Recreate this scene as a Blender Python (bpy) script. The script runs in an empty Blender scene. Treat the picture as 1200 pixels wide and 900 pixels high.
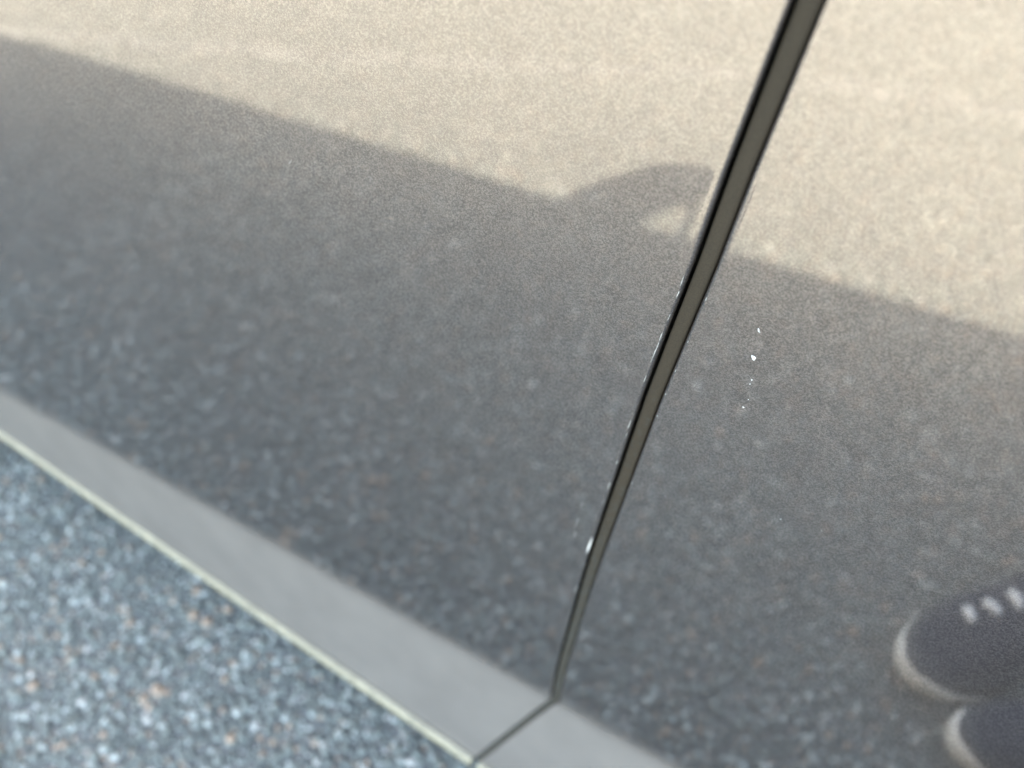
import bpy, bmesh, math, random
import numpy as np
from mathutils import Vector, Matrix

random.seed(4)
rng = np.random.default_rng(11)
sc = bpy.context.scene
col = sc.collection

# ------------------------------------------------------------------ camera
cam_d = bpy.data.cameras.new('camera')
cam = bpy.data.objects.new('camera', cam_d)
col.objects.link(cam)
right = Vector((0.86639, 0.49806, -0.03609))
up = Vector((-0.35134, 0.65934, 0.66471))
fwd = Vector((-0.35486, 0.56322, -0.74623))
m = Matrix((right, up, -fwd)).transposed().to_4x4()
m.translation = Vector((0.0, -0.13, 0.6586))
cam.matrix_world = m
cam_d.sensor_width = 36.0
cam_d.lens = 27.18
cam_d.clip_start = 0.005
cam_d.clip_end = 3000
cam_d.dof.use_dof = True
cam_d.dof.focus_distance = 0.182
cam_d.dof.aperture_fstop = 27.18 / 3.1          # a phone lens: 3.1 mm opening
sc.camera = cam

# ------------------------------------------------------------------ sky and sun
TO_SUN = Vector((-0.62, 0.73, 1.0)).normalized()
elev = math.asin(TO_SUN.z)
world = bpy.data.worlds.new('World')
sc.world = world
world.use_nodes = True
wn = world.node_tree
sky = wn.nodes.new('ShaderNodeTexSky')
sky.sky_type = 'NISHITA'
sky.sun_disc = False
sky.sun_elevation = elev
sky.sun_rotation = math.atan2(TO_SUN.x, TO_SUN.y)
sky.dust_density = 3.0

balance = wn.nodes.new('ShaderNodeMix')              # the phone's white balance, set for the shade
balance.data_type = 'RGBA'
balance.blend_type = 'MULTIPLY'
balance.inputs[0].default_value = 1.0
balance.inputs[7].default_value = (1.10, 0.985, 0.785, 1)
wn.links.new(sky.outputs[0], balance.inputs[6])
wn.links.new(balance.outputs[2], wn.nodes['Background'].inputs[0])
wn.nodes['Background'].inputs[1].default_value = 0.15
sd = bpy.data.lights.new('sun', 'SUN')
sd.energy = 3.5
sd.angle = math.radians(0.53)
sd.color = (1.0, 0.855, 0.66)
sun = bpy.data.objects.new('sun', sd)
sun.rotation_euler = (-TO_SUN).to_track_quat('-Z', 'Y').to_euler()
sun.location = (-3, 4, 6)
col.objects.link(sun)
vs = sc.view_settings
vs.view_transform = 'Standard'
vs.look = 'None'
vs.gamma = 1.0
vs.use_curve_mapping = False
vs.exposure = 3.65
sc.cycles.use_denoising = True
sc.cycles.max_bounces = 5

# ------------------------------------------------------------------ materials
class NT:
    def __init__(self, name):
        self.mat = bpy.data.materials.new(name)
        self.mat.use_nodes = True
        self.t = self.mat.node_tree
        self.p = self.t.nodes['Principled BSDF']
        self._tc = None
    def n(self, kind, **kw):
        nd = self.t.nodes.new(kind)
        for k, v in kw.items():
            setattr(nd, k, v)
        return nd
    def l(self, a, b):
        self.t.links.new(a, b)
    def coord(self):
        if not self._tc:
            self._tc = self.n('ShaderNodeTexCoord')
        return self._tc.outputs['Object']
    def noise(self, scale, detail=3, rough=0.55):
        nd = self.n('ShaderNodeTexNoise')
        nd.inputs['Scale'].default_value = scale
        nd.inputs['Detail'].default_value = detail
        nd.inputs['Roughness'].default_value = rough
        self.l(self.coord(), nd.inputs['Vector'])
        return nd
    def voro(self, scale, feature='F1'):
        nd = self.n('ShaderNodeTexVoronoi', feature=feature)
        nd.inputs['Scale'].default_value = scale
        self.l(self.coord(), nd.inputs['Vector'])
        return nd
    def ramp(self, src, stops):
        nd = self.n('ShaderNodeValToRGB')
        e = nd.color_ramp.elements
        while len(e) < len(stops):
            e.new(0.5)
        for el, (p, c) in zip(e, stops):
            el.position = p
            el.color = (*c, 1) if len(c) == 3 else c
        self.l(src, nd.inputs[0])
        return nd
    def mix(self, fac, a, b, blend='MIX'):
        nd = self.n('ShaderNodeMix', data_type='RGBA', blend_type=blend)
        for sock, v in ((nd.inputs[0], fac), (nd.inputs[6], a), (nd.inputs[7], b)):
            if hasattr(v, 'is_output'):
                self.l(v, sock)
            elif isinstance(v, (int, float)):
                sock.default_value = v
            else:
                sock.default_value = (*v, 1)
        return nd.outputs[2]
    def bump(self, h, strength, dist):
        nd = self.n('ShaderNodeBump')
        nd.inputs['Strength'].default_value = strength
        nd.inputs['Distance'].default_value = dist
        self.l(h, nd.inputs['Height'])
        return nd.outputs[0]
    def set(self, **kw):
        for k, v in kw.items():
            k = k.replace('_', ' ')
            if hasattr(v, 'is_output'):
                self.l(v, self.p.inputs[k])
            elif isinstance(v, (tuple, list)) and len(v) == 3:
                self.p.inputs[k].default_value = (*v, 1)
            else:
                self.p.inputs[k].default_value = v
        return self.mat

def simple(name, c, rough=0.5, metal=0.0, vary=0.15, scale=40, **kw):
    t = NT(name)
    nz = t.noise(scale)
    r = t.ramp(nz.outputs[0], [(0.25, tuple(x * (1 - vary) for x in c)), (0.75, tuple(min(1, x * (1 + vary)) for x in c))])
    return t.set(Base_Color=r.outputs[0], Roughness=rough, Metallic=metal, **kw)

def paint_material():
    t = NT('metallic_paint')
    vo = t.voro(3500)
    sub = t.n('ShaderNodeVectorMath', operation='SUBTRACT')
    t.l(vo.outputs['Color'], sub.inputs[0])
    sub.inputs[1].default_value = (0.5, 0.5, 0.5)
    scl = t.n('ShaderNodeVectorMath', operation='SCALE')
    t.l(sub.outputs[0], scl.inputs[0])
    scl.inputs['Scale'].default_value = 0.07
    geo = t.n('ShaderNodeNewGeometry')
    add = t.n('ShaderNodeVectorMath', operation='ADD')
    t.l(geo.outputs['Normal'], add.inputs[0])
    t.l(scl.outputs[0], add.inputs[1])
    nrm = t.n('ShaderNodeVectorMath', operation='NORMALIZE')
    t.l(add.outputs[0], nrm.inputs[0])
    sep = t.n('ShaderNodeSeparateColor')
    t.l(vo.outputs['Color'], sep.inputs[0])
    flake = t.ramp(sep.outputs[0], [(0.0, (0.092, 0.085, 0.085)), (0.5, (0.150, 0.139, 0.138)), (1.0, (0.262, 0.244, 0.240))])
    tint = t.noise(900, 2)
    hue = t.ramp(tint.outputs[0], [(0.35, (1.01, 0.997, 0.995)), (0.65, (0.99, 1.003, 1.0))])
    c = t.mix(1.0, flake.outputs[0], hue.outputs[0], 'MULTIPLY')
    # paler satin band along the foot of the doors, with a soft upper edge
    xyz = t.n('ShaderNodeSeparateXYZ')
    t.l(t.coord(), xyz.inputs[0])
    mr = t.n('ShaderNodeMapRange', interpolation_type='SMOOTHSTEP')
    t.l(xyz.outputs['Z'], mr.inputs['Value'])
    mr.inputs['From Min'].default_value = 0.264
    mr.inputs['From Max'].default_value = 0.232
    foot_band = mr.outputs['Result']
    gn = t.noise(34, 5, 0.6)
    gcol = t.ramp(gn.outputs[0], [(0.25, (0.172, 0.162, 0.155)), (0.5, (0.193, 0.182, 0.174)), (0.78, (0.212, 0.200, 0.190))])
    c = t.mix(foot_band, c, gcol.outputs[0])
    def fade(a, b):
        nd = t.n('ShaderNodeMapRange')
        t.l(foot_band, nd.inputs['Value'])
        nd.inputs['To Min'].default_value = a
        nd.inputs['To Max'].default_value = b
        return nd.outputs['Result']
    peel = t.noise(140, 2)
    wav = t.noise(26, 1)
    b1 = t.bump(peel.outputs[0], 0.10, 0.00002)
    bn = t.n('ShaderNodeBump')
    bn.inputs['Strength'].default_value = 0.015
    bn.inputs['Distance'].default_value = 0.0006
    t.l(wav.outputs[0], bn.inputs['Height'])
    t.l(b1, bn.inputs['Normal'])
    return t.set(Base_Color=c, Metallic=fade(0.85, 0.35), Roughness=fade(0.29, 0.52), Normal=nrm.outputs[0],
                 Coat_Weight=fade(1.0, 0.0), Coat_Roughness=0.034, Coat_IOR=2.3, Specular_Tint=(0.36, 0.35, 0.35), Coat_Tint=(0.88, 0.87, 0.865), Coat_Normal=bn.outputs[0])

PAINT = paint_material()
M = {
    'trim': simple('satin_silver_trim', (0.27, 0.25, 0.185), 0.5, 0.3, 0.25, 90),
    'black': simple('black_plastic', (0.012, 0.012, 0.013), 0.5, 0, 0.3, 200),
    'cavity': simple('cavity_black', (0.006, 0.006, 0.007), 0.8, 0, 0.3, 200),
    'glass': simple('tinted_glass', (0.01, 0.013, 0.014), 0.03, 0, 0.1, 5),
    'tyre': simple('tyre_rubber', (0.018, 0.018, 0.018), 0.75, 0, 0.3, 80),
    'alloy': simple('alloy', (0.55, 0.55, 0.56), 0.3, 0.95, 0.06, 60),
    'chrome': simple('mirror_silver', (0.9, 0.9, 0.9), 0.02, 1.0, 0.01, 5),
    'lamp': simple('lamp_lens', (0.6, 0.6, 0.62), 0.05, 0.4, 0.1, 30),
    'red': simple('tail_lens', (0.35, 0.01, 0.01), 0.08, 0, 0.1, 30),
    'chip': simple('bare_primer', (0.62, 0.63, 0.62), 0.6, 0, 0.1, 3000),
    'wear': simple('worn_edge_primer', (0.31, 0.31, 0.30), 0.6, 0, 0.6, 1500),
    'canvas': simple('navy_canvas', (0.018, 0.023, 0.042), 0.9, 0, 0.35, 900),
    'rubber': simple('white_rubber', (0.80, 0.78, 0.73), 0.45, 0, 0.06, 120),
    'sole': simple('dark_sole', (0.045, 0.048, 0.055), 0.7, 0, 0.2, 200),
    'lace': simple('white_lace', (0.85, 0.85, 0.84), 0.8, 0, 0.08, 900),
    'denim': simple('denim', (0.035, 0.05, 0.09), 0.9, 0, 0.3, 300),
    'jacket': simple('dark_jacket', (0.03, 0.03, 0.033), 0.85, 0, 0.3, 120),
    'skin': simple('skin', (0.55, 0.36, 0.27), 0.5, 0, 0.06, 60),
    'hair': simple('dark_hair', (0.02, 0.015, 0.012), 0.6, 0, 0.4, 200),
}

def seal_material():
    t = NT('dusty_rubber_seal')
    a = t.noise(420, 4, 0.7)
    b = t.noise(2600, 2)
    base = t.ramp(b.outputs[0], [(0.3, (0.033, 0.027, 0.020)), (0.7, (0.050, 0.041, 0.029))])
    # dust settled in the lower half of the channel
    xyz = t.n('ShaderNodeSeparateXYZ')
    t.l(t.coord(), xyz.inputs[0])
    mr = t.n('ShaderNodeMapRange')
    t.l(xyz.outputs['Z'], mr.inputs['Value'])
    mr.inputs['From Min'].default_value = 0.54
    mr.inputs['From Max'].default_value = 0.36
    mr.inputs['To Min'].default_value = -0.12
    mr.inputs['To Max'].default_value = 0.16
    sm = t.n('ShaderNodeMath', operation='ADD')
    t.l(a.outputs[0], sm.inputs[0]); t.l(mr.outputs[0], sm.inputs[1])
    d = t.ramp(sm.outputs[0], [(0.50, (0, 0, 0)), (0.74, (0.8, 0.8, 0.8))])
    c = t.mix(d.outputs[0], base.outputs[0], (0.050, 0.053, 0.050))
    return t.set(Base_Color=c, Roughness=0.85, Specular_IOR_Level=0.2)
M['seal'] = seal_material()

def asphalt_material():
    t = NT('asphalt')
    v = t.voro(185)
    sep = t.n('ShaderNodeSeparateColor')
    t.l(v.outputs['Color'], sep.inputs[0])
    stone = t.ramp(sep.outputs[0], [(0.0, (0.08, 0.085, 0.09)), (0.45, (0.15, 0.155, 0.16)), (0.8, (0.22, 0.22, 0.22)),
                                    (0.93, (0.30, 0.22, 0.16)), (1.0, (0.40, 0.39, 0.37))])
    edge = t.ramp(v.outputs['Distance'], [(0.35, (1, 1, 1)), (0.75, (0, 0, 0))])
    c = t.mix(edge.outputs[0], (0.095, 0.097, 0.096), stone.outputs[0])
    big = t.noise(2.2, 4)
    sh = t.ramp(big.outputs[0], [(0.3, (0.80, 0.81, 0.80)), (0.7, (1.03, 1.03, 1.01))])
    c = t.mix(1.0, c, sh.outputs[0], 'MULTIPLY')
    inv = t.n('ShaderNodeMath', operation='SUBTRACT')
    inv.inputs[0].default_value = 1.0
    t.l(v.outputs['Distance'], inv.inputs[1])
    return t.set(Base_Color=c, Roughness=0.75, Normal=t.bump(inv.outputs[0], 0.7, 0.003))
M['asphalt'] = asphalt_material()

def stone_material():
    t = NT('aggregate_stone')
    at = t.n('ShaderNodeAttribute', attribute_name='stone')
    nz = t.noise(700, 3)
    sh = t.ramp(nz.outputs[0], [(0.3, (0.75, 0.75, 0.75)), (0.7, (1.2, 1.2, 1.2))])
    c = t.mix(1.0, at.outputs['Color'], sh.outputs[0], 'MULTIPLY')
    return t.set(Base_Color=c, Roughness=0.5)
M['stone'] = stone_material()

# ------------------------------------------------------------------ helpers
def link(name, me, mat=None, parent=None, smooth=True):
    o = bpy.data.objects.new(name, me)
    col.objects.link(o)
    if mat is not None:
        me.materials.append(mat)
    if smooth and len(me.polygons):
        me.polygons.foreach_set('use_smooth', [True] * len(me.polygons))
    if parent is not None:
        o.parent = parent
    return o

def mesh(name, verts, faces):
    me = bpy.data.meshes.new(name)
    me.from_pydata([tuple(v) for v in verts], [], faces)
    me.update()
    return me

def grid_mesh(name, rows, closed=False):
    """rows: list of equally long point lists."""
    nr, nc = len(rows), len(rows[0])
    vs_ = [p for r in rows for p in r]
    fs = []
    for i in range(nr - 1):
        for j in range(nc - (0 if closed else 1)):
            k = (j + 1) % nc
            fs.append((i * nc + j, i * nc + k, (i + 1) * nc + k, (i + 1) * nc + j))
    return mesh(name, vs_, fs)

def tag(o, label=None, cat=None, group=None, kind=None):
    if label: o['label'] = label
    if cat: o['category'] = cat
    if group: o['group'] = group
    if kind: o['kind'] = kind
    return o

def empty(name, loc=(0, 0, 0)):
    o = bpy.data.objects.new(name, None)
    o.location = loc
    o.empty_display_size = 0.1
    col.objects.link(o)
    return o

def bm_box(bm, c, s, rot=None):
    mtx = Matrix.Translation(c) @ (rot or Matrix.Identity(4)) @ Matrix.Diagonal((*s, 1))
    return bmesh.ops.create_cube(bm, size=1.0, matrix=mtx)

def tube(name, pts, radii, seg=10, cap=True):
    rows = []
    n = len(pts)
    P = [Vector(p) for p in pts]
    for i in range(n):
        d = (P[min(i + 1, n - 1)] - P[max(i - 1, 0)]).normalized()
        a = d.orthogonal().normalized() if i == 0 else (a - d * a.dot(d)).normalized()
        b = d.cross(a)
        r = radii[i] if hasattr(radii, '__len__') else radii
        rows.append([P[i] + (a * math.cos(t) + b * math.sin(t)) * r for t in [2 * math.pi * k / seg for k in range(seg)]])
    me = grid_mesh(name, rows, True)
    if cap:
        bm = bmesh.new(); bm.from_mesh(me)
        bmesh.ops.holes_fill(bm, edges=[e for e in bm.edges if e.is_boundary], sides=0)
        bm.to_mesh(me); bm.free()
    return me

def fix_normals(me):
    bm = bmesh.new(); bm.from_mesh(me)
    bmesh.ops.recalc_face_normals(bm, faces=bm.faces)
    bm.to_mesh(me); bm.free()
    return me

# ------------------------------------------------------------------ ground
def build_ground():
    # one sheet out to the horizon, finer by the car
    xs = [-900, -60, -8, -3, -1, 0, 1, 3, 8, 60, 900]
    rows = [[(x, y, 0.0) for x in xs] for y in xs]
    g = link('ground', grid_mesh('ground', rows), M['asphalt'])
    tag(g, 'grey asphalt of the parking area under and beside the car', 'asphalt', kind='structure')

    # the coarse chippings bedded in the asphalt
    t = (1 + 5 ** 0.5) / 2
    ico = np.array([(-1, t, 0), (1, t, 0), (-1, -t, 0), (1, -t, 0), (0, -1, t), (0, 1, t), (0, -1, -t), (0, 1, -t),
                    (t, 0, -1), (t, 0, 1), (-t, 0, -1), (-t, 0, 1)]) / math.sqrt(1 + t * t)
    icf = np.array([(0, 11, 5), (0, 5, 1), (0, 1, 7), (0, 7, 10), (0, 10, 11), (1, 5, 9), (5, 11, 4), (11, 10, 2), (10, 7, 6), (7, 1, 8),
                    (3, 9, 4), (3, 4, 2), (3, 2, 6), (3, 6, 8), (3, 8, 9), (4, 9, 5), (2, 4, 11), (6, 2, 10), (8, 6, 7), (9, 8, 1)])
    octv = np.array([(1, 0, 0), (0, 1, 0), (-1, 0, 0), (0, -1, 0), (0, 0, 1), (0, 0, -1.)])
    octf = np.array([(0, 1, 4), (1, 2, 4), (2, 3, 4), (3, 0, 4), (1, 0, 5), (2, 1, 5), (3, 2, 5), (0, 3, 5)])
    near = (-1.0, 0.36, -0.74, 0.14)
    far = (-2.4, 0.7, -1.9, 0.16)
    V, F, Cc = [], [], []
    base = 0
    def scatter(box, step, bv, bf, skip=None, con=1.0):
        nonlocal base
        x0, x1, y0, y1 = box
        gx, gy = np.meshgrid(np.arange(x0, x1, step), np.arange(y0, y1, step))
        p = np.stack([gx.ravel(), gy.ravel()], 1) + rng.uniform(-0.55, 0.55, (gx.size, 2)) * step
        if skip:
            k = (p[:, 0] > skip[0]) & (p[:, 0] < skip[1]) & (p[:, 1] > skip[2]) & (p[:, 1] < skip[3])
            p = p[~k]
        n = len(p)
        r = step * rng.lognormal(-0.62, 0.30, n).clip(0.28, 1.05)
        jit = 1 + rng.uniform(-0.28, 0.28, (n, len(bv), 1))
        v = bv[None] * jit * (r[:, None, None] * np.stack([rng.uniform(0.8, 1.35, n), rng.uniform(0.75, 1.15, n), rng.uniform(0.55, 0.8, n)], 1)[:, None])
        a = rng.uniform(0, 6.283, n); ca, sa = np.cos(a)[:, None], np.sin(a)[:, None]
        vx = v[..., 0] * ca - v[..., 1] * sa; vy = v[..., 0] * sa + v[..., 1] * ca
        tz = rng.uniform(-0.35, 0.35, (n, 1))
        z = v[..., 2] + tz * vx + (r * rng.uniform(-0.05, 0.28, n))[:, None]
        V.append(np.stack([vx + p[:, :1], vy + p[:, 1:], z], -1).reshape(-1, 3))
        F.append((bf[None] + base + (np.arange(n) * len(bv))[:, None, None]).reshape(-1, 3))
        base += n * len(bv)
        u = rng.random(n)
        g_ = rng.uniform(0.12, 0.235, n)
        c = np.stack([g_ * 0.95, g_ * 1.05, g_ * 0.98], 1)
        k = u < 0.14; c[k] = rng.uniform(0.28, 0.52, (k.sum(), 1)) * np.array([0.96, 1.02, 0.97])
        k = (u > 0.14) & (u < 0.195); c[k] = rng.uniform(0.75, 1.3, (k.sum(), 1)) * np.array([0.35, 0.265, 0.20])
        k = (u > 0.195) & (u < 0.22); c[k] = np.array([0.52, 0.51, 0.48])
        c = (c.mean(0) * (1 - con) + c * con) * (1.0 if con == 1.0 else 1.13)
        # streak of light thrown back by the car, painted into the stone colours
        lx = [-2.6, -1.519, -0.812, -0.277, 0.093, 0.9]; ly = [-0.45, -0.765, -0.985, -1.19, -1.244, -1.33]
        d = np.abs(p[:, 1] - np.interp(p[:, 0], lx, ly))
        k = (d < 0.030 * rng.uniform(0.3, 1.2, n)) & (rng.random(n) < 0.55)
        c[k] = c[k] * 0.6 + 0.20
        Cc.append(np.repeat(c, len(bv), 0))
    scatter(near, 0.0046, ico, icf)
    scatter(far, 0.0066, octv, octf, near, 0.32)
    V, F, Cc = np.concatenate(V), np.concatenate(F), np.concatenate(Cc)
    me = bpy.data.meshes.new('asphalt_chippings')
    me.vertices.add(len(V)); me.vertices.foreach_set('co', V.astype('f').ravel())
    me.loops.add(F.size); me.loops.foreach_set('vertex_index', F.astype('i').ravel())
    me.polygons.add(len(F))
    me.polygons.foreach_set('loop_start', np.arange(0, F.size, 3, dtype='i'))
    me.polygons.foreach_set('loop_total', np.full(len(F), 3, dtype='i'))
    me.update(); me.validate()
    at = me.color_attributes.new('stone', 'FLOAT_COLOR', 'POINT')
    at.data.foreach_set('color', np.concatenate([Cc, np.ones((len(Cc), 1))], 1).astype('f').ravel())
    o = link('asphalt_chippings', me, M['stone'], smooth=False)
    tag(o, 'blue-grey, white and orange stone chippings of the asphalt', 'chippings', kind='stuff')
build_ground()

# ------------------------------------------------------------------ car
car = empty('car', (0, 0, 0))
tag(car, 'grey metallic car with two door panels meeting at a narrow gap', 'car')

GAPZ = [0.10, 0.251, 0.293, 0.395, 0.440, 0.508, 0.550, 0.584, 0.607, 0.70, 0.85, 1.0]
GAPX = [-.069, -.0685, -.0655, -.0552, -.0496, -.0410, -.0345, -.0300, -.0262, -.012, 0.004, 0.012]
GW = 0.0050
def gap_left(z):
    return float(np.interp(z, GAPZ, GAPX))

def flare(x):
    return min(0.002, max(-0.036, -0.024 - 0.0498 * (x + 0.1103)))

def section(x):
    """outer skin from the belt down to the bottom edge: list of (y, z, gap shift in x)."""
    pts = []
    for z in np.linspace(0.98, 0.70, 8):
        pts.append((0.35 * (z - 0.70) ** 2, z, 0.0))
    for z in np.linspace(0.67, 0.262, 18):
        pts.append((0.0, z, 0.0))
    f = flare(x); zb = 0.140
    for z in (0.252, 0.247, 0.2435):
        pts.append((0.0, z, 0.0))
    for t in np.linspace(0, 1, 12)[1:]:
        pts.append((f * (t ** 1.15), 0.2435 + (zb - 0.2435) * t, -0.0418 * t))
    return pts

def skin_point(x, i):
    y, z, s = section(x)[i]
    return Vector((x, y, z))

NSEC = len(section(0.0))
def sec_normal(i, x=-0.08):
    S = section(x)
    a = S[max(i - 1, 0)]; b = S[min(i + 1, NSEC - 1)]
    d = Vector((b[0] - a[0], b[1] - a[1])).normalized()     # y,z going down
    return Vector((0, -d.y, d.x))                            # inward (+y for a plain wall)

FOLD = 28
def panel(name, xl, xr, roll_l=True, roll_r=True, cols=34, arch=None, lower=False, parent=None):
    """door skin between the edge functions xl(i), xr(i), with rolled hems and a bottom return."""
    r = 0.0011
    rows = []
    for i in (range(FOLD, NSEC) if lower else range(FOLD + 1)):
        a, b = xl(i), xr(i)
        N = sec_normal(i)
        row = []
        if roll_l:
            row.append(skin_point(a, i) + N * 0.018)
            row.append(skin_point(a, i) + N * (r + 0.002))
            for k in range(5, -1, -1):
                th = k / 5 * math.pi / 2
                row.append(skin_point(a + r - r * math.sin(th), i) + N * r * (1 - math.cos(th)))
            a = a + r
        u0 = 1 if roll_l else 0
        for j in range(u0, cols):
            t = j / cols
            # finer columns near both edges
            tt = 0.5 - 0.5 * math.cos(math.pi * t)
            row.append(skin_point(a + (b - (r if roll_r else 0) - a) * tt, i))
        if roll_r:
            b2 = b - r
            for k in range(6):
                th = k / 5 * math.pi / 2
                row.append(skin_point(b2 + r * math.sin(th), i) + N * r * (1 - math.cos(th)))
            row.append(skin_point(b, i) + N * (r + 0.002))
            row.append(skin_point(b, i) + N * 0.018)
        else:
            row.append(skin_point(b, i))
        rows.append(row)
    # bottom hem: turned under and back
    if lower:
        rows[0] = [p + Vector((0, 0.0003, 0)) for p in rows[0]]
    last = rows[-1]
    rows.append([p + Vector((0, 0.0016, -0.0016)) for p in last])
    rows.append([p + Vector((0, 0.035, -0.004)) for p in last])
    me = grid_mesh(name, rows)
    if arch:
        cx, cz, R = arch
        bm = bmesh.new(); bm.from_mesh(me)
        kill = [f for f in bm.faces if (f.calc_center_median().x - cx) ** 2 + (f.calc_center_median().z - cz) ** 2 < R * R]
        bmesh.ops.delete(bm, geom=kill, context='FACES')
        for v in bm.verts:
            dx, dz = v.co.x - cx, v.co.z - cz
            d = math.hypot(dx, dz)
            if v.is_boundary and d < R * 1.12 and v.co.z > 0.2:
                v.co.x = cx + dx / d * R; v.co.z = cz + dz / d * R
        bm.to_mesh(me); bm.free()
    return link(name, fix_out(me), PAINT, parent or car)

def fix_out(me):
    me.update()
    s = sum(p.normal.y * p.area for p in me.polygons if abs(p.normal.y) > 0.6)
    if s > 0:
        me.flip_normals()
    return me

S0 = section(-0.08)
gap_l = lambda i: gap_left(S0[i][1]) + S0[i][2]
gap_r = lambda i: gap_l(i) + GW - (0.0008 if S0[i][2] < -0.001 else 0)
FD_X0 = -1.17
RD_X1 = 0.92
front_door = panel('front_door', lambda i: FD_X0, gap_l, True, True, 60)
rear_door = panel('rear_door', gap_r, lambda i: RD_X1, True, True, 60)
front_door['label'] = 'grey metallic front door panel with a nicked edge'
rear_door['label'] = 'grey metallic rear door panel with small white chips'
fender = panel('front_fender', lambda i: -2.34, lambda i: FD_X0 - 0.0045, False, True, 60, (-1.64, 0.33, 0.40))
quarter = panel('rear_quarter', lambda i: RD_X1 + 0.0045, lambda i: 2.0, True, False, 60, (1.16, 0.33, 0.40))
for par, xa, xb in ((front_door, lambda i: FD_X0, gap_l), (rear_door, gap_r, lambda i: RD_X1)):
    c = panel('lower_cladding', xa, xb, True, True, 60, None, True, par)
    c['label'] = 'plain satin grey band along the foot of the door'
panel('lower_cladding', lambda i: -1.32, lambda i: FD_X0 - 0.0045, False, True, 20, None, True, fender)
panel('lower_cladding', lambda i: 1.53, lambda i: 2.0, True, False, 20, None, True, quarter)

# silver strip under each door's bottom edge
def bottom_trim(parent, x0, x1):
    rows = []
    for x in np.linspace(x0, x1, 60):
        f = flare(x)
        c = Vector((x, f + 0.0008, 0.1372))
        rows.append([c + Vector((0, -0.0046 * math.cos(t), 0.0044 * math.sin(t))) for t in np.linspace(-2.2, 2.2, 15)])
    me = fix_normals(grid_mesh('bottom_trim', rows))
    o = link('bottom_trim', me, M['trim'], parent)
    o['label'] = 'pale silver strip along the bottom edge of the door'
    return o
gl = gap_l(NSEC - 1)
bottom_trim(front_door, FD_X0 + 0.002, gl - 0.0006)
bottom_trim(rear_door, gl + GW - 0.0006, RD_X1 - 0.002)

# dusty rubber seal set back in the gap, and the dark pillar behind it
def door_seal():
    rows = []
    for i in range(NSEC):
        N = sec_normal(i)
        k = min(1.0, max(0.0, -S0[i][2] / 0.010))
        depth = 0.0022 * (1 - k) + 0.0009 * k
        if S0[i][1] < 0.36 and k == 0:
            depth = 0.0022 - 0.0008 * min(1, (0.36 - S0[i][1]) / 0.1)
        hw = 0.00185 * (1 - k) + 0.0023 * k
        cx = gap_l(i) + GW * 0.5 + 0.0001 * (1 - k)
        P = skin_point(cx, i)
        row = [P + Vector((-hw, 0, 0)) + N * (depth + 0.010)]
        for t in np.linspace(-1, 1, 9):
            row.append(P + Vector((hw * t, 0, 0)) + N * (depth + 0.0002 * t * t * abs(t)))
        row.append(P + Vector((hw, 0, 0)) + N * (depth + 0.010))
        rows.append(row)
    o = link('door_seal', fix_out(grid_mesh('door_seal', rows)), M['seal'], car)
    o['label'] = 'dusty grey rubber seal set back in the gap between the doors'
    rows = [[skin_point(gap_l(i) + d, i) + sec_normal(i) * 0.0165 for d in (-0.06, 0.065)] for i in range(NSEC)]
    link('centre_pillar', fix_out(grid_mesh('centre_pillar', rows)), M['cavity'], car)
door_seal()

# small places where the paint is gone
def flake(parent, x, z, w, h, ang, y=0.0, mat='chip'):
    n = random.randint(8, 11)
    pts = []
    for k in range(n):
        a = 2 * math.pi * k / n
        q = random.uniform(0.4, 1.5)
        u, v = w * q * math.cos(a), h * q * math.sin(a)
        pts.append((u * math.cos(ang) - v * math.sin(ang), u * math.sin(ang) + v * math.cos(ang)))
    vs_ = [(x + u, y - 0.00003, z + v) for u, v in pts] + [(x + u * 0.8, y - 0.00011, z + v * 0.8) for u, v in pts]
    fs = [tuple(range(n, 2 * n))] + [(k, (k + 1) % n, n + (k + 1) % n, n + k) for k in range(n)]
    me = fix_normals(mesh('paint_chip', vs_, fs))
    me.update()
    return link('paint_chip', fix_out(me), M[mat], parent, smooth=False)
for x, z, w, h, a in [(-.01742, .53815, .00022, .00055, 0.55), (-.0167, .52984, .00044, .00074, 0.35), (-.01587, .52276, .00017, .00018, 0),
                      (-.01597, .52121, .00014, .00016, 0), (-.01536, .516, .00011, .00014, 0), (-.016, .51278, .00020, .00019, 0),
                      (.0016, .47561, .00008, .00011, 0), (.01202, .47777, .00006, .00010, 0)]:
    flake(rear_door, x, z, w * 1.1, h * 1.1, a)
flake(front_door, -.15022, .54233, .00012, .0007, -0.9, 0.0, 'wear')
flake(front_door, -.14960, .54300, .00025, .00012, 0.2, 0.0, 'wear')
for z, w, h in [(.5445, .00020, .0016), (.5405, .00032, .0011), (.5330, .00013, .0012), (.5260, .00020, .0014), (.5200, .00026, .0034), (.5100, .00018, .0015), (.4890, .00022, .0022),
                (.4845, .00015, .0012), (.4700, .00022, .0010), (.4560, .00028, .0030), (.4470, .00016, .0015), (.4150, .00050, .0050), (.4000, .00015, .002), (.378, .0002, .003)]:
    flake(front_door, gap_left(z) - 0.0006 - random.uniform(0, 0.0002), z, w * 0.6, h, -0.155, 0.00008, 'chip' if .41 < z < .42 else 'wear')
for z, w in [(.5275, .00012), (.5165, .00012), (.5070, .00014), (.4975, .00017), (.5420, .00012), (.463, .00013)]:
    flake(rear_door, gap_left(z) + GW + 0.0007, z, w, 0.0004, -0.155, 0.00006, 'wear')
for x, z, h in [(-.0585, .4270, .0035), (-.0592, .4180, .0022), (-.0571, .4390, .0018)]:
    flake(front_door, x, z, 0.00010, h, -0.155, 0.0, 'wear')

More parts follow.
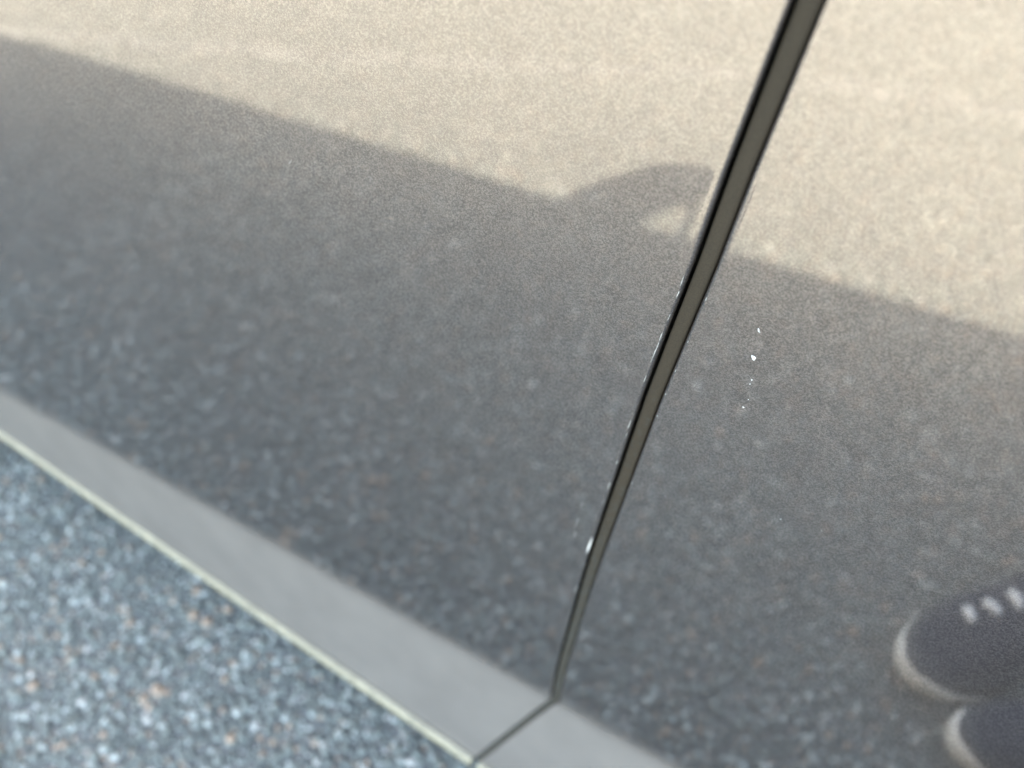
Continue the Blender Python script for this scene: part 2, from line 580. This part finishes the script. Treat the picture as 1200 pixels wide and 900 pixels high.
# the rest of the car body
W = 1.86
def roof_z(y):
    return 1.45 + 0.055 * (1 - ((y - W / 2) / (W / 2 - 0.36)) ** 2)
def quad(name, pts, mat, parent=car, n=6, bulge=0.0):
    a, b, c, d = [Vector(p) for p in pts]
    nrm = (b - a).cross(d - a).normalized()
    rows = []
    for i in range(n + 1):
        v = i / n
        rows.append([(a * (1 - u) + b * u) * (1 - v) + (d * (1 - u) + c * u) * v + nrm * bulge * 16 * u * (1 - u) * v * (1 - v)
                     for u in [j / n for j in range(n + 1)]])
    return link(name, grid_mesh(name, rows), mat, parent)
rows = [[(x, y, roof_z(y) - 0.05 * max(0, (x - 0.6)) ** 2) for y in np.linspace(0.36, W - 0.36, 17)] for x in np.linspace(-0.25, 1.35, 12)]
roof = link('roof', grid_mesh('roof', rows), PAINT, car)
roof.modifiers.new('thick', 'SOLIDIFY').thickness = 0.03
rows = [[(x, y, 0.95 + 0.05 * math.sin(math.pi * y / W) - 0.30 * max(0, -x - 2.12) ** 1.6) for y in np.linspace(0.0, W, 17)] for x in np.linspace(-2.40, -1.0, 14)]
hood = link('bonnet', grid_mesh('bonnet', rows), PAINT, car)
hood.modifiers.new('thick', 'SOLIDIFY').thickness = 0.02
quad('windscreen', [(-1.02, 0.06, 0.97), (-1.02, W - 0.06, 0.97), (-0.26, W - 0.38, 1.455), (-0.26, 0.38, 1.455)], M['glass'], bulge=0.03)
quad('rear_window', [(1.92, W - 0.10, 1.0), (1.92, 0.10, 1.0), (1.36, 0.38, 1.42), (1.36, W - 0.38, 1.42)], M['glass'], bulge=0.03)
quad('boot_lid', [(2.02, W, 0.30), (2.02, 0, 0.30), (1.90, 0.03, 1.0), (1.90, W - 0.03, 1.0)], PAINT, bulge=-0.03)
quad('front_bumper', [(-2.36, 0.0, 0.22), (-2.36, W, 0.22), (-2.38, W, 0.94), (-2.38, 0.0, 0.94)], PAINT, bulge=-0.05)
quad('grille', [(-2.425, 0.55, 0.50), (-2.425, W - 0.55, 0.50), (-2.43, W - 0.55, 0.75), (-2.43, 0.55, 0.75)], M['black'])
def lower_z(x): return 0.98
for side in (0, 1):
    my = (lambda y: y) if side == 0 else (lambda y: W - y)
    door_f = front_door if side == 0 else car
    door_r = rear_door if side == 0 else car
    link('window_pillar', tube('window_pillar', [(-1.0, my(0.035), 0.975), (-0.62, my(0.20), 1.215), (-0.25, my(0.365), 1.445)], 0.022, 8), PAINT, car)
    link('window_pillar', tube('window_pillar', [(0.02, my(0.05), 0.975), (0.04, my(0.36), 1.44)], 0.028, 8), M['black'], car)
    link('window_pillar', tube('window_pillar', [(1.90, my(0.05), 0.98), (1.36, my(0.37), 1.43)], 0.045, 8), PAINT, car)
    quad('door_window', [(-0.98, my(0.04), 0.975), (0.0, my(0.04), 0.975), (0.02, my(0.36), 1.44), (-0.27, my(0.36), 1.44)], M['glass'], door_f)
    quad('door_window', [(0.03, my(0.04), 0.975), (1.86, my(0.04), 0.975), (1.36, my(0.36), 1.43), (0.05, my(0.36), 1.44)], M['glass'], door_r)
    for lx, nm, mt in ((-2.385, 'headlight', M['lamp']), (1.965, 'tail_light', M['red'])):
        bm = bmesh.new()
        bm_box(bm, (lx, my(0.22), 0.76), (0.06, 0.34, 0.14))
        bmesh.ops.bevel(bm, geom=bm.edges[:], offset=0.025, segments=3, affect='EDGES')
        me = bpy.data.meshes.new(nm); bm.to_mesh(me); bm.free()
        link(nm, me, mt, car)
# far flank
for nm, xa, xb in (('front_fender', -2.34, -1.175), ('front_door', -1.17, -0.055), ('rear_door', -0.05, 0.92), ('rear_quarter', 0.925, 2.0)):
    S = section(-0.3)
    rows = [[(x, W - y, z) for x in np.linspace(xa, xb, 24)] for y, z, s in S]
    me = grid_mesh(nm, rows)
    arch = (-1.64, 0.33, 0.40) if xa < -2 else ((1.16, 0.33, 0.40) if xa > 0.9 else None)
    if arch:
        bm = bmesh.new(); bm.from_mesh(me)
        bmesh.ops.delete(bm, geom=[f for f in bm.faces if (f.calc_center_median().x - arch[0]) ** 2 + (f.calc_center_median().z - arch[1]) ** 2 < arch[2] ** 2], context='FACES')
        bm.to_mesh(me); bm.free()
    link(nm, me, PAINT, car)
bm = bmesh.new()
bm_box(bm, (-0.2, W / 2, 0.235), (2.0, W - 0.14, 0.05))
bm_box(bm, (-0.2, W / 2, 0.60), (4.1, W - 0.70, 0.62))
me = bpy.data.meshes.new('underbody'); bm.to_mesh(me); bm.free()
link('underbody', me, M['cavity'], car, smooth=False)
for x in (-0.55, 0.42):
    bm = bmesh.new()
    bm_box(bm, (x + 0.35, -0.018, 0.83), (0.20, 0.022, 0.026))
    bmesh.ops.bevel(bm, geom=bm.edges[:], offset=0.009, segments=3, affect='EDGES')
    bm_box(bm, (x + 0.28, -0.004, 0.83), (0.03, 0.024, 0.018)); bm_box(bm, (x + 0.42, -0.004, 0.83), (0.03, 0.024, 0.018))
    me = bpy.data.meshes.new('door_handle'); bm.to_mesh(me); bm.free()
    link('door_handle', me, PAINT, front_door if x < 0 else rear_door)

def wheel(x, y, s):
    prof = [(0.20, -0.09), (0.27, -0.105), (0.315, -0.10), (0.334, -0.075), (0.336, 0), (0.334, 0.075), (0.315, 0.10), (0.27, 0.105), (0.20, 0.09)]
    seg = 48
    rows = [[(x + r * math.cos(t), y + w, 0.336 + r * math.sin(t)) for t in [2 * math.pi * k / seg for k in range(seg)]] for r, w in prof]
    wh = link('wheel', fix_normals(grid_mesh('wheel', rows, True)), M['tyre'], car)
    bm = bmesh.new()
    for k in range(5):
        a = 2 * math.pi * k / 5
        bm_box(bm, (x + 0.115 * math.cos(a), y - s * 0.085, 0.336 + 0.115 * math.sin(a)), (0.20, 0.03, 0.045), Matrix.Rotation(-a, 4, 'Y'))
    bmesh.ops.create_cone(bm, cap_ends=True, segments=24, radius1=0.05, radius2=0.04, depth=0.05, matrix=Matrix.Translation((x, y - s * 0.085, 0.336)) @ Matrix.Rotation(math.pi / 2, 4, 'X'))
    ring = [[(x + r * math.cos(t), y - s * w, 0.336 + r * math.sin(t)) for t in [2 * math.pi * k / seg for k in range(seg + 1)]] for r, w in ((0.205, 0.10), (0.215, 0.105), (0.225, 0.10), (0.20, 0.0))]
    me2 = grid_mesh('r', ring); bm.from_mesh(me2)
    me = bpy.data.meshes.new('rim'); bm.to_mesh(me); bm.free()
    link('rim', fix_normals(me), M['alloy'], wh)
for x in (-1.64, 1.16):
    wheel(x, 0.125, 1); wheel(x, W - 0.125, -1)

# door mirror: swept housing on the door, flat glass to the rear
def door_mirror(my, parent):
    plan = [(-1.030, 0.030), (-1.008, -0.035), (-0.978, -0.100), (-0.940, -0.150), (-0.897, -0.171), (-0.860, -0.175), (-0.850, -0.160), (-0.845, -0.108),
            (-0.862, -0.078), (-0.880, -0.048), (-0.900, -0.014), (-0.912, 0.030)]
    zc = 0.955
    cx = sum(p[0] for p in plan) / len(plan); cy = sum(p[1] for p in plan) / len(plan)
    rows = []
    for h, s in ((-0.034, 0.70), (-0.030, 0.90), (-0.018, 0.985), (0, 1.0), (0.018, 0.985), (0.030, 0.90), (0.034, 0.70)):
        rows.append([(cx + (x - cx) * s, my(cy + (y - cy) * s), zc + h) for x, y in plan])
    me = grid_mesh('mirror_housing', rows, True)
    bm = bmesh.new(); bm.from_mesh(me)
    bmesh.ops.holes_fill(bm, edges=[e for e in bm.edges if e.is_boundary], sides=0)
    bmesh.ops.recalc_face_normals(bm, faces=bm.faces)
    bm.to_mesh(me); bm.free()
    h = link('door_mirror', me, PAINT, parent)
    quad('mirror_glass', [(-0.8425, my(-0.112), 0.930), (-0.8470, my(-0.158), 0.930), (-0.8470, my(-0.158), 0.980), (-0.8425, my(-0.112), 0.980)], M['chrome'], h, 2)
    link('mirror_arm', tube('mirror_arm', [(-0.852, my(-0.110), 0.955), (-0.842, my(-0.06), 0.955), (-0.832, my(0.03), 0.955)], [0.008, 0.006, 0.008], 8), M['black'], h)
door_mirror(lambda y: y, front_door)
door_mirror(lambda y: W - y, car)

# ------------------------------------------------------------------ shoes and person
def shoe(name, toe, heel_dir, label, side=1, hw=0.038):
    """canvas sneaker: local x runs from toe (0) to heel (0.29)."""
    root = empty(name, (toe[0], toe[1], 0.0045))
    root.rotation_euler = (0, 0, math.atan2(heel_dir[1], heel_dir[0]))
    tag(root, label, 'shoe', 'pair of navy canvas sneakers')
    L = 0.270
    def half(t):                                  # half width along the sole
        if t < 0.265:
            w = hw * math.sqrt(max(0, 1 - (1 - t / 0.265) ** 2))
        elif t < 0.78:
            w = hw - 0.007 * math.sin((t - 0.265) / 0.515 * math.pi / 2)
        else:
            w = (hw - 0.007) * math.sqrt(max(0, 1 - ((t - 0.78) / 0.22) ** 2))
        return w
    ts = [0.0, 0.004, 0.012, 0.025, 0.045, 0.075, 0.12, 0.18, 0.26, 0.36, 0.48, 0.6, 0.7, 0.8, 0.88, 0.94, 0.975, 0.993, 1.0]
    ring = [(L * t, half(t)) for t in ts] + [(L * t, -half(t)) for t in reversed(ts[1:-1])]
    def loop(z, grow):
        out = []
        for x, y in ring:
            n = Vector((x - L * 0.45, y * 4)).normalized() if abs(y) > 1e-6 else Vector((-1 if x < L / 2 else 1, 0))
            c = Vector((x, y))
            out.append((x + grow * (-1 if x < 0.06 else (1 if x > L - 0.04 else 0)) * max(0, 1 - abs(y) / 0.05), y + grow * (1 if y > 0 else -1 if y < 0 else 0), z))
        return out
    rows = [loop(0, -0.004), loop(0.001, 0.0), loop(0.010, 0.0015), loop(0.024, 0.001), loop(0.029, -0.001), loop(0.030, -0.006)]
    me = grid_mesh('sole', rows, True)
    bm = bmesh.new(); bm.from_mesh(me)
    bmesh.ops.holes_fill(bm, edges=[e for e in bm.edges if e.is_boundary], sides=0)
    bmesh.ops.recalc_face_normals(bm, faces=bm.faces); bm.to_mesh(me); bm.free()
    link('sole', me, M['sole'], root)
    nb = 7
    fr = list(range(len(ring) - nb, len(ring))) + list(range(0, nb + 1))
    rows = []
    for z, g in ((0.001, 0.0005), (0.004, 0.0022), (0.012, 0.0032), (0.020, 0.0027), (0.0255, 0.0012), (0.0262, -0.006)):
        lp = loop(z, g)
        row = []
        for q, k_ in enumerate(fr):
            e = abs(q - (len(fr) - 1) / 2) / ((len(fr) - 1) / 2)
            x, y, zz = lp[k_]
            zz = 0.001 + (zz - 0.001) * (1 - 0.80 * max(0, (e - 0.45) / 0.55) ** 1.3)
            row.append((x, y, zz))
        rows.append(row)
    link('toe_bumper', fix_normals(grid_mesh('toe_bumper', rows)), M['rubber'], root)
    # upper as a loft of cross sections from toe to heel
    def height(t):
        return float(np.interp(t, [0, 0.02, 0.06, 0.12, 0.2, 0.3, 0.42, 0.55, 0.68, 0.8, 0.92, 1.0], [0.023, 0.027, 0.033, 0.041, 0.050, 0.057, 0.068, 0.090, 0.105, 0.102, 0.104, 0.098]))
    rows = []
    for t in ts:
        w = max(0.0005, half(t) - 0.0045); h = height(t)
        row = []
        for k in range(13):
            a = math.pi * k / 12
            e = 0.75
            cy = math.copysign(abs(math.cos(a)) ** e, math.cos(a)); sz = math.sin(a) ** e
            row.append((L * t + (0.003 if t < 0.01 else 0), w * cy * (1 if sz < 0.5 else 1 - 0.28 * (sz - 0.5) * min(1, t * 3)), 0.024 + (h - 0.024) * sz))
        rows.append(row)
    link('upper', fix_normals(grid_mesh('upper', rows)), M['canvas'], root)
    rows = []
    for q, sc_ in ((0.0, 1.0), (-0.004, 0.86), (-0.030, 0.72)):
        rows.append([(L * 0.76 + 0.045 * sc_ * math.cos(a), 0.024 * sc_ * math.sin(a), height(0.76 + 0.165 * sc_ * math.cos(a)) + 0.0035 + q) for a in np.linspace(0, 2 * math.pi, 24, endpoint=False)])
    link('ankle_collar', fix_normals(grid_mesh('ankle_collar', rows, True)), M['sole'], root)
    rows = [[(L * 0.50 + 0.030 * v, 0.017 * u * (1 - 0.2 * v), height(0.5) + 0.006 + 0.016 * v - 0.005 * u * u) for u in np.linspace(-1, 1, 7)] for v in np.linspace(-1, 1, 6)]
    link('tongue', grid_mesh('tongue', rows), M['canvas'], root)
    # laces lying across the vamp
    for k in range(6):
        t = 0.205 + 0.0675 * k
        h = height(t)
        wl = 0.0045 + 0.0008 * k
        pts = [(L * t + 0.0012 * (u if k % 2 else -u), wl * u - max(0.0, 0.013 - 0.0025 * k) * side, 0.024 + (h - 0.024) * (1 - 0.10 * u * u) + 0.0015) for u in np.linspace(-1, 1, 7)]
        me = tube('lace', pts, 0.0040, 8)
        link('lace', me, M['lace'], root)
    return root
shoe('shoe', (0.1375, -0.2325), (0.655, -0.756), 'navy canvas sneaker with white sole and laces, the one farther from the car')
shoe('shoe', (0.1790, -0.1965), (0.930, -0.368), 'navy canvas sneaker with white sole and laces, the one closer to the car', 1, 0.034)
